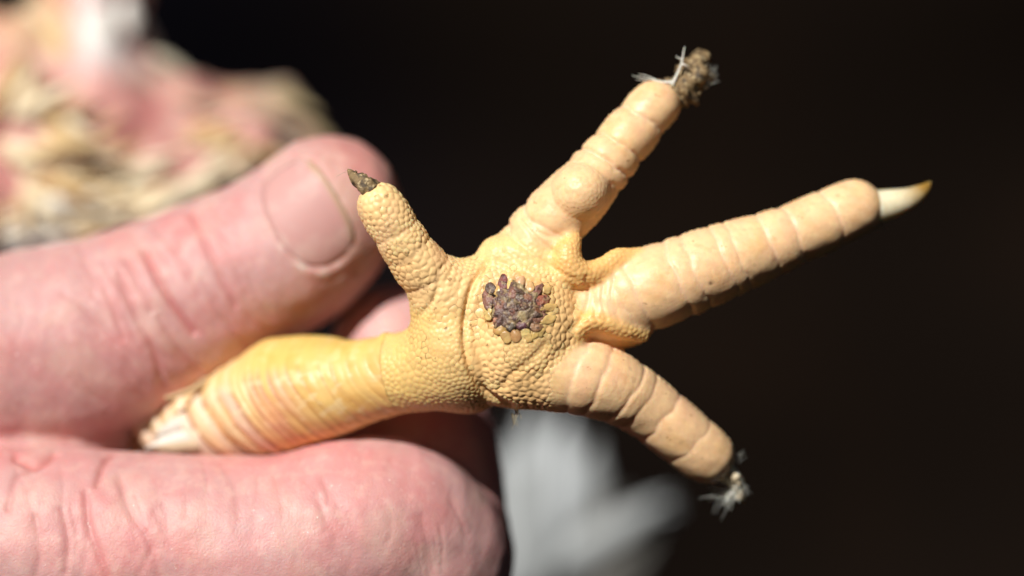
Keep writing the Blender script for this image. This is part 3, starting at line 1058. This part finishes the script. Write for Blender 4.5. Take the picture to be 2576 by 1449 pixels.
strands(c1, tuft(882, 440, 0.8, 4, 32, 150, 25, 0.03, 17), col=srgb(160, 150, 130))
strands(foot, tuft(1300, 1022, -4, 9, 26, 90, 60, 0.07, 20) + tuft(1300, 1030, -4, 10, 36, 270, 22, 0.08, 21) + tuft(1297, 1062, -4, 3, 28, 265, 30, 0.04, 23),
        col=srgb(190, 172, 130))

# ---- white down and a quill where the shank enters the hand
q_ = tube(catmull([P(520, 962, -17), P(470, 985, -16), P(415, 1003, -15.5)], 5), np.linspace(0.55, 0.3, 11), 8)
obj('quill', make_mesh('quill', *q_, np.tile(srgb(190, 160, 120), (len(q_[0]), 1))), M_fluff, chicken)


# ---- the body behind the hand
zb = -84
body_lo, body_hi = P(-1150, 800, zb), P(1050, -420, zb)
fb = Field([body_lo[0], body_lo[1], -124], [body_hi[0], body_hi[1], -44], 1.3)
fb.add(Chain([(-800, 330, zb, 330), (-350, 330, zb, 330), (50, 370, zb, 310), (350, 400, zb, 235), (600, 420, zb, 205), (720, 440, zb, 160), (800, 470, zb, 105)]), 3)
fb.add(Chain([(150, -500, zb, 170), (240, -100, zb, 150), (250, 60, zb, 140), (240, 200, zb, 120)]), 8)
fb.add(Chain([(500, 1250, -64, 110), (380, 900, -70, 160), (250, 600, -80, 200)]), 8)
Vb, Qb = fb.mesh()
Nb = normals(Vb, Qb)
Vb = Vb + Nb * (2.2 * noise3(Vb, 26, 51, 2) + 0.9 * noise3(Vb, 8, 52, 2))[:, None]
UVb = vproj(Vb)
cb = np.tile(srgb(208, 154, 146), (len(Vb), 1))
w = smoothstep(-0.1, 0.6, noise3(Vb, 24, 60, 2)); cb += (0.5 * w)[:, None] * (srgb(232, 200, 176) - cb)
w = smoothstep(0.0, 0.5, noise3(Vb, 14, 61, 2)); cb += (0.5 * w)[:, None] * (srgb(206, 118, 118) - cb)
w = smoothstep(230, 110, UVb[:, 1]) * smoothstep(150, 230, UVb[:, 0]); cb += (0.95 * w)[:, None] * (srgb(226, 222, 220) - cb)
w = smoothstep(220, 60, UVb[:, 1]) * smoothstep(210, 120, UVb[:, 0]); cb += (0.7 * w)[:, None] * (srgb(206, 180, 136) - cb)
outline = catmull([(395, 60), (420, 130), (490, 165), (620, 195), (720, 245), (800, 305), (880, 400)], 6)
d_ = polydist(UVb, outline); w = np.exp(-(d_ / 62) ** 2); cb += (0.85 * w)[:, None] * (srgb(172, 158, 130) - cb)
body = obj('body', make_mesh('body', Vb, Qb, cb), M_body, chicken)
body['label'] = 'pink, half-bare blurred body skin'
bvh_b = BVHTree.FromPolygons([tuple(v) for v in Vb], Qb.tolist())


def feather(parent, base, direction, nrm, length, width, col, seed, curl=0.25, tipc=None):
    """closed, cambered vane with a midrib and a ragged edge (mm)"""
    r_ = np.random.default_rng(seed)
    d = direction / np.linalg.norm(direction)
    nrm = nrm - d * (nrm @ d); nrm /= np.linalg.norm(nrm)
    s = np.cross(nrm, d)
    nl, nw = 14, 7
    top = []; bot = []; C = []
    for i in range(nl):
        t = i / (nl - 1)
        wl = width * 0.5 * (math.sin(math.pi * min(1, t ** 0.75 * 0.94 + 0.05)) ** 0.7) * (1 + 0.1 * r_.normal())
        for j in range(nw):
            u = -1 + 2 * j / (nw - 1)
            p = base + d * (length * t - 0.12 * width * abs(u)) + s * (wl * u) + nrm * (length * curl * t * (1 - t) * 1.6 - 0.16 * width * u * u + 0.05 * width * math.exp(-(u / 0.16) ** 2))
            th = 0.18 * (1 - u * u) + 0.05
            top.append(p + nrm * th); bot.append(p - nrm * th)
            c = col if tipc is None else col + smoothstep(0.45, 0.95, np.array(t)) * (tipc - col)
            C.append(c)
    V_ = np.array(top + bot); k = nl * nw
    Q_ = []
    for i in range(nl - 1):
        for j in range(nw - 1):
            a = i * nw + j
            Q_.append((a, a + 1, a + nw + 1, a + nw)); Q_.append((a + k, a + nw + k, a + nw + 1 + k, a + 1 + k))
        for j, fl in ((0, False), (nw - 1, True)):
            a = i * nw + j
            Q_.append((a, a + nw, a + nw + k, a + k) if not fl else (a, a + k, a + nw + k, a + nw))
    for i in (0, nl - 1):
        for j in range(nw - 1):
            a = i * nw + j
            Q_.append((a, a + k, a + 1 + k, a + 1) if i == 0 else (a, a + 1, a + 1 + k, a + k))
    return obj('feather', make_mesh('feather', V_, np.array(Q_), np.array(C + C)), M_feather, parent)


creamy = srgb(240, 226, 196); tan = srgb(218, 188, 138); ochre = srgb(206, 168, 112); white = srgb(236, 232, 226)
fe = [(30, 300, 20, 210, 60, creamy), (40, 280, 60, 130, 55, creamy), (120, 300, -70, 120, 50, tan), (150, 290, -30, 120, 45, creamy), (70, 380, 10, 200, 55, tan),
      (10, 360, -20, 160, 60, creamy), (200, 390, 30, 120, 40, tan), (250, 460, 10, 190, 60, creamy), (300, 500, 8, 210, 55, creamy), (280, 430, 0, 160, 50, srgb(244, 234, 212)),
      (180, 480, -10, 170, 55, tan), (120, 440, -40, 150, 50, ochre), (90, 520, 15, 180, 60, white), (20, 560, 10, 170, 60, white), (160, 560, 12, 200, 55, creamy),
      (240, 570, 20, 160, 50, tan), (330, 560, 25, 170, 46, creamy), (60, 470, -30, 150, 55, creamy), (470, 330, 0, 140, 45, tan), (520, 350, -10, 120, 40, ochre),
      (430, 480, 20, 180, 50, creamy), (510, 440, 10, 130, 45, srgb(226, 196, 160)), (0, 600, 5, 160, 60, white), (100, 600, 8, 190, 50, white), (110, 60, -75, 170, 70, tan),
      (150, 40, -60, 170, 60, srgb(216, 192, 150)), (60, 30, -70, 160, 70, srgb(226, 208, 172)), (260, 20, -85, 170, 90, white), (320, 0, -88, 180, 80, white), (350, 60, -60, 130, 60, srgb(206, 202, 196)),
      (380, 140, -20, 150, 50, srgb(190, 182, 160)), (480, 165, -15, 170, 50, srgb(176, 164, 136)), (590, 190, -25, 170, 50, srgb(170, 154, 118)), (690, 235, -38, 150, 50, srgb(160, 142, 104)),
      (770, 300, -48, 130, 46, srgb(150, 132, 96)), (620, 280, -20, 150, 45, srgb(150, 126, 100)), (700, 340, -30, 130, 45, srgb(150, 136, 120)), (560, 240, -15, 150, 40, srgb(184, 150, 110)),
      (610, 380, -10, 130, 44, srgb(196, 164, 116)), (440, 250, -8, 140, 40, srgb(186, 160, 136))]
fr_ = np.random.default_rng(66)
more_f = []
for x, y, a, l, w_, c in fe[:24]:
    for q in range(3):
        more_f.append((x + fr_.normal(0, 45), y + fr_.normal(0, 32), a + fr_.normal(0, 28), l * fr_.uniform(0.6, 1.1), w_ * fr_.uniform(0.35, 0.6),
                       [tan, creamy, creamy, srgb(230, 206, 160), srgb(212, 180, 130)][fr_.integers(5)]))
for k, (x, y, a, l, w_, c) in enumerate(fe + more_f):
    p, nn = hit(x, y, bvh_b)
    if p is None:
        continue
    a = math.radians(a + random.uniform(-6, 6))
    d = np.array([math.cos(a), math.sin(a), 0.1])
    nn = nn + np.array([0, 0, 0.6])
    d = d - nn * (d @ nn) / (nn @ nn)
    feather(body, p + nn * 0.5, d, nn, l * MM * 1.18, w_ * MM * 1.18 * 0.75, c, 200 + k, curl=0.22, tipc=c * 0.9)

# ---- white down where the shank enters the hand
for k, (x, y, a, l, w_, c) in enumerate([(505, 1030, 208, 120, 50, srgb(208, 196, 174)), (512, 1065, 200, 140, 56, srgb(214, 208, 198)), (515, 1100, 190, 160, 52, srgb(210, 202, 190)),
                                         (500, 1045, 204, 130, 44, srgb(214, 208, 198)), (520, 1085, 196, 170, 44, srgb(218, 214, 206)), (520, 1115, 184, 150, 40, srgb(200, 180, 150))]):
    a = math.radians(a)
    feather(chicken, P(x, y, -19.0 + 0.25 * k), np.array([math.cos(a), math.sin(a), 0.05]), np.array([-0.2, 0.2, 1.0]), l * MM, w_ * MM, c, 400 + k, curl=0.15)['label'] = 'small white down feather at the top of the shank'

# ---- white feathers below the foot, their shade painted in as greys
zf = -128
gw = srgb(156, 160, 162); gl = srgb(196, 201, 205); gd = srgb(100, 98, 94)
wf = [(1330, 1500, 88, 520, 130, gw), (1385, 1400, 84, 380, 120, gl), (1440, 1340, 76, 250, 90, gw), (1285, 1500, 92, 470, 120, gw), (1450, 1400, 26, 290, 95, gl),
      (1390, 1430, 32, 360, 80, gw), (1480, 1450, 40, 260, 60, gd), (1310, 1500, 44, 380, 110, gd), (1450, 1560, 46, 300, 80, gd), (1250, 1520, 66, 400, 130, gw),
      (1360, 1330, 100, 260, 90, gl)]
wing = obj('wing', make_mesh('wing', *ellipsoid(P(1290, 1640, zf - 8), np.diag([14.0, 14.0, 6.0]), 24, 16, 0.1, 5)[:2]), M_back, chicken) if False else None
for k, (x, y, a, l, w_, c) in enumerate(wf):
    a = math.radians(a)
    f = feather(chicken, P(x, y, zf - 0.9 * (k % 5)), np.array([math.cos(a), math.sin(a), 0.03 * (k % 3 - 1)]), np.array([-0.15, 0.25, 1.0]), l * MM * 1.32, w_ * MM * 1.32, c, 300 + k, curl=0.12)
    f['label'] = 'white blurred feather below the foot, its shade painted in as grey'

# ------------------------------------------------------------------ the hand
person = thing('person', 'bare hand of a person, thumb and bent forefinger gripping the chicken leg', 'person', None)
thumb = Chain([(-330, 960, -24, 290), (-100, 925, -25, 272), (90, 890, -26, 262), (270, 838, -26.5, 250), (450, 760, -26.5, 228), (610, 684, -26, 214),
               (730, 620, -25.5, 208), (800, 560, -25, 197), (828, 527, -24.5, 186)])
index = Chain([(-420, 1330, -17, 240), (-150, 1370, -15, 246), (150, 1383, -14, 258), (450, 1395, -13.5, 252), (700, 1392, -13, 250), (880, 1350, -13.5, 246), (985, 1345, -15, 238),
               (1060, 1400, -17, 224), (1082, 1400, -21, 212), (1078, 1300, -25, 200), (1070, 1160, -27.5, 190), (1040, 1010, -30, 178), (1000, 880, -31.5, 166)])
middle = Chain([(-420, 1750, -20, 240), (200, 1800, -17, 250), (700, 1800, -18, 245), (960, 1760, -21, 230), (1020, 1760, -32, 205), (980, 1640, -42, 190), (820, 1420, -46, 180)])
ring = Chain([(-420, 2150, -22, 230), (200, 2190, -20, 238), (650, 2180, -22, 230), (850, 2150, -26, 215), (880, 2140, -37, 195), (820, 2020, -46, 180), (650, 1850, -50, 170)])
little = Chain([(-420, 2480, -26, 200), (150, 2520, -25, 200), (500, 2500, -27, 190), (640, 2470, -31, 178), (660, 2450, -40, 165), (600, 2340, -47, 150), (480, 2240, -50, 145)])
palm = Chain([(-900, 1500, -40, 480), (-600, 1500, -38, 470), (-380, 1420, -34, 380)])
palm2 = Chain([(-850, 2050, -40, 430), (-500, 2100, -36, 400), (-380, 2250, -36, 330)])
tlo = np.array([-125.0, -112.0, -68.0]); thi = np.array([3.0, 22.0, 3.0])
H = Field(tlo, thi, 0.62)
H.add(index, 1.0)
Hm = Field(tlo, thi, 0.62); Hm.add(middle, 1.0).add(ring, 1.0).add(little, 1.0)
H.join(Hm, 1.0)
H.add(Chain([(-250, 1150, -21, 150), (0, 1135, -21, 110), (160, 1120, -22.5, 72), (270, 1112, -24.5, 44), (340, 1106, -27, 24)]), 2.5)
H.add(thumb, 1.1).add(palm, 9).add(palm2, 9)
Vh, Qh = H.mesh()
del H, Hm
Vh = smooth_verts(Vh, Qh, 2, 0.5)
Vh, Qh, Nh, refh = subdivide(Vh, Qh)
U = vproj(Vh)
th_ev = thumb.ev(Vh.astype(np.float32), True)
ix_ev = index.ev(Vh.astype(np.float32), True)
on_thumb = (th_ev[0] < ix_ev[0])
fr = smoothstep(-0.05, 0.35, Nh[:, 2])
h = 0.20 * noise3(Vh, 11, 71, 2) + 0.035 * noise3(Vh, 2.6, 72, 2)
redness = np.zeros(len(Vh))
lines = [([(362, 630), (395, 700), (432, 762), (470, 815), (488, 838)], 0.60, 8, 1), ([(480, 540), (510, 600), (550, 690), (592, 770)], 0.34, 8, 1),
         ([(300, 690), (340, 790), (385, 880), (410, 965)], 0.38, 9, 1), ([(320, 655), (350, 720), (380, 780)], 0.26, 8, 1), ([(430, 600), (455, 660), (500, 740)], 0.22, 8, 1),
         ([(400, 800), (450, 880), (500, 940)], 0.25, 8, 1), ([(250, 690), (290, 790), (310, 850)], 0.2, 9, 1), ([(520, 560), (580, 650), (620, 740)], 0.15, 8, 1),
         ([(560, 800), (600, 850), (640, 880)], 0.18, 7, 1), ([(200, 620), (220, 680), (240, 720)], 0.15, 8, 1), ([(160, 740), (230, 790), (290, 860)], 0.12, 9, 1),
         ([(245, 1220), (262, 1165), (300, 1128), (345, 1112)], 0.42, 9, 0), ([(40, 1150), (90, 1170), (135, 1140)], 0.5, 10, 0), ([(215, 1240), (222, 1310), (250, 1400), (270, 1449)], 0.28, 9, 0),
         ([(155, 1280), (170, 1360), (165, 1440)], 0.22, 9, 0), ([(300, 1200), (330, 1290), (372, 1360), (400, 1449)], 0.2, 9, 0), ([(90, 1300), (100, 1380), (90, 1449)], 0.15, 9, 0),
         ([(20, 1280), (40, 1200), (70, 1180)], 0.25, 9, 0), ([(560, 1170), (590, 1230), (600, 1300)], 0.12, 10, 0), ([(1060, 1300), (1080, 1380), (1090, 1440)], 0.12, 10, 0)]
rl = np.random.default_rng(404)
for _ in range(34):      # fine wrinkles of the thumb joint
    x_, y_ = rl.uniform(140, 640), 0
    y_ = 900 - 0.42 * x_ + rl.uniform(-170, 170)
    l_ = rl.uniform(40, 130); a_ = math.radians(rl.normal(62, 7))
    lines.append(([(x_, y_), (x_ + l_ * 0.5 * math.cos(a_) + 6, y_ + l_ * 0.5 * math.sin(a_)), (x_ + l_ * math.cos(a_ - 0.2), y_ + l_ * math.sin(a_ - 0.2))], rl.uniform(0.05, 0.14), rl.uniform(4, 8), 1))
for _ in range(40):      # and of the bent finger
    x_, y_ = rl.uniform(0, 1150), rl.uniform(1150, 1420)
    l_ = rl.uniform(40, 140); a_ = math.radians(rl.normal(80, 14))
    lines.append(([(x_, y_), (x_ + l_ * 0.5 * math.cos(a_) + 4, y_ + l_ * 0.5 * math.sin(a_)), (x_ + l_ * math.cos(a_), y_ + l_ * math.sin(a_))], rl.uniform(0.03, 0.10), rl.uniform(4, 8), 0))
for line, dep, wid, t in lines:
    d_ = polydist(U, catmull(line, 4), 11 * wid)
    m = (on_thumb if t else ~on_thumb) * fr
    h -= m * (dep * np.exp(-(d_ / wid) ** 2) + 0.35 * dep * np.exp(-(d_ / (wid * 3.2)) ** 2))
    redness = np.maximum(redness, m * min(1, dep * 1.9) * np.exp(-(d_ / (wid * 1.1)) ** 2))

# nail bed: a shallow trough with a raised wall of skin round it
NC = np.array([772.0, 540.0]); na = math.radians(-30)      # long axis of the nail along the thumb
nu = np.array([math.cos(na), math.sin(na)]); nv = np.array([-nu[1], nu[0]])


def nail_uv(U_):
    q = U_ - NC
    return q @ nu, q @ nv


NL, NW = 90.0, 140.0


def nail_shape(a, b):
    """<1 inside the nail; square-ish outline, rounder towards the root"""
    p = np.where(a < 0, 2.4, 3.4)
    return (np.abs(a / NL) ** p + np.abs(b / NW) ** p) ** (1 / p)


a_, b_ = nail_uv(U)
ns = nail_shape(a_, b_)
nm_ = on_thumb * smoothstep(-0.1, 0.2, Nh[:, 2])
h += nm_ * (-0.30 * smoothstep(1.06, 0.94, ns) + 0.16 * np.exp(-((ns - 1.12) / 0.10) ** 2) * smoothstep(70, 0, a_) * (0.35 + 0.65 * smoothstep(-60, 60, b_)) - 0.3 * np.exp(-((ns - 1.0) / 0.05) ** 2) * smoothstep(-0.8, 0.6, noise3(Vh, 5, 88, 2)))
VH = Vh + Nh * h[:, None]
ch = np.tile(srgb(206, 160, 158), (len(Vh), 1))


def hb(m, c):
    global ch
    ch = ch + np.clip(m, 0, 1)[:, None] * (c - ch)


hb(0.5 * smoothstep(-0.2, 0.7, noise3(Vh, 22, 81, 2)), srgb(212, 148, 146))
hb(0.4 * smoothstep(0.0, 0.7, noise3(Vh, 12, 82, 2)), srgb(220, 184, 172))
hb(0.22 * smoothstep(0.15, 0.8, noise3(Vh, 5, 85, 3)), srgb(198, 124, 124))
hb(0.30 * smoothstep(0.25, 0.8, noise3(Vh, 1.8, 86, 3)), srgb(222, 186, 176))
hb(0.6 * redness, srgb(190, 92, 88))
hb(0.35 * smoothstep(640, 900, U[:, 0]) * on_thumb, srgb(206, 164, 138))
hb(0.2 * nm_ * np.exp(-((ns - 1.02) / 0.05) ** 2), srgb(186, 130, 120))
hb(0.75 * nm_ * np.exp(-((ns - 1.09) / 0.06) ** 2) * smoothstep(40, -30, a_) * smoothstep(-70, 60, b_) * smoothstep(-0.4, 0.5, noise3(Vh, 2.6, 83, 3) + 0.1), srgb(244, 236, 226))
hand = obj('hand', make_mesh('hand', VH, Qh, ch), M_hand, person)
hand['label'] = 'weathered pink hand, thumb and bent fingers'

# the nail plate follows the thumb, a solid shell with its own thickness
bvh_h = BVHTree.FromPolygons([tuple(v) for v in Vh], Qh.tolist())
nn_a, nn_b = 22, 26
top = []; bot = []; C = []
for i in range(nn_a):
    for j in range(nn_b):
        s, t = -1 + 2 * i / (nn_a - 1), -1 + 2 * j / (nn_b - 1)
        # square to super-ellipse
        r = max(abs(s), abs(t)); 
        k = r / max(float(nail_shape(np.array(s * NL), np.array(t * NW))), 1e-6) if r > 0 else 1
        a, b = s * NL * k, t * NW * k
        uv = NC + nu * a + nv * b
        p, nrm = hit(uv[0], uv[1], bvh_h)
        e = 1 - r ** 6
        lift = -0.30 + 0.24 * e + (0.25 * smoothstep(0.6, 1.0, np.array(s)))
        top.append(p + nrm * lift); bot.append(p + nrm * (lift - 0.45))
        free = smoothstep(0.78, 0.92, np.array(s))
        C.append(srgb(204, 156, 152) + free * (srgb(196, 164, 138) - srgb(204, 156, 152)))
k = nn_a * nn_b
Qn = []
for i in range(nn_a - 1):
    for j in range(nn_b - 1):
        a = i * nn_b + j
        Qn += [(a, a + nn_b, a + nn_b + 1, a + 1), (a + k, a + 1 + k, a + nn_b + 1 + k, a + nn_b + k)]
rim = [j for j in range(nn_b)] + [i * nn_b + nn_b - 1 for i in range(1, nn_a)] + [(nn_a - 1) * nn_b + j for j in range(nn_b - 2, -1, -1)] + [i * nn_b for i in range(nn_a - 2, 0, -1)]
for a, b in zip(rim, rim[1:] + rim[:1]):
    Qn.append((a, b, b + k, a + k))
nail = obj('thumbnail', make_mesh('thumbnail', np.array(top + bot), np.array(Qn), np.array(C + C)), M_nail, hand)
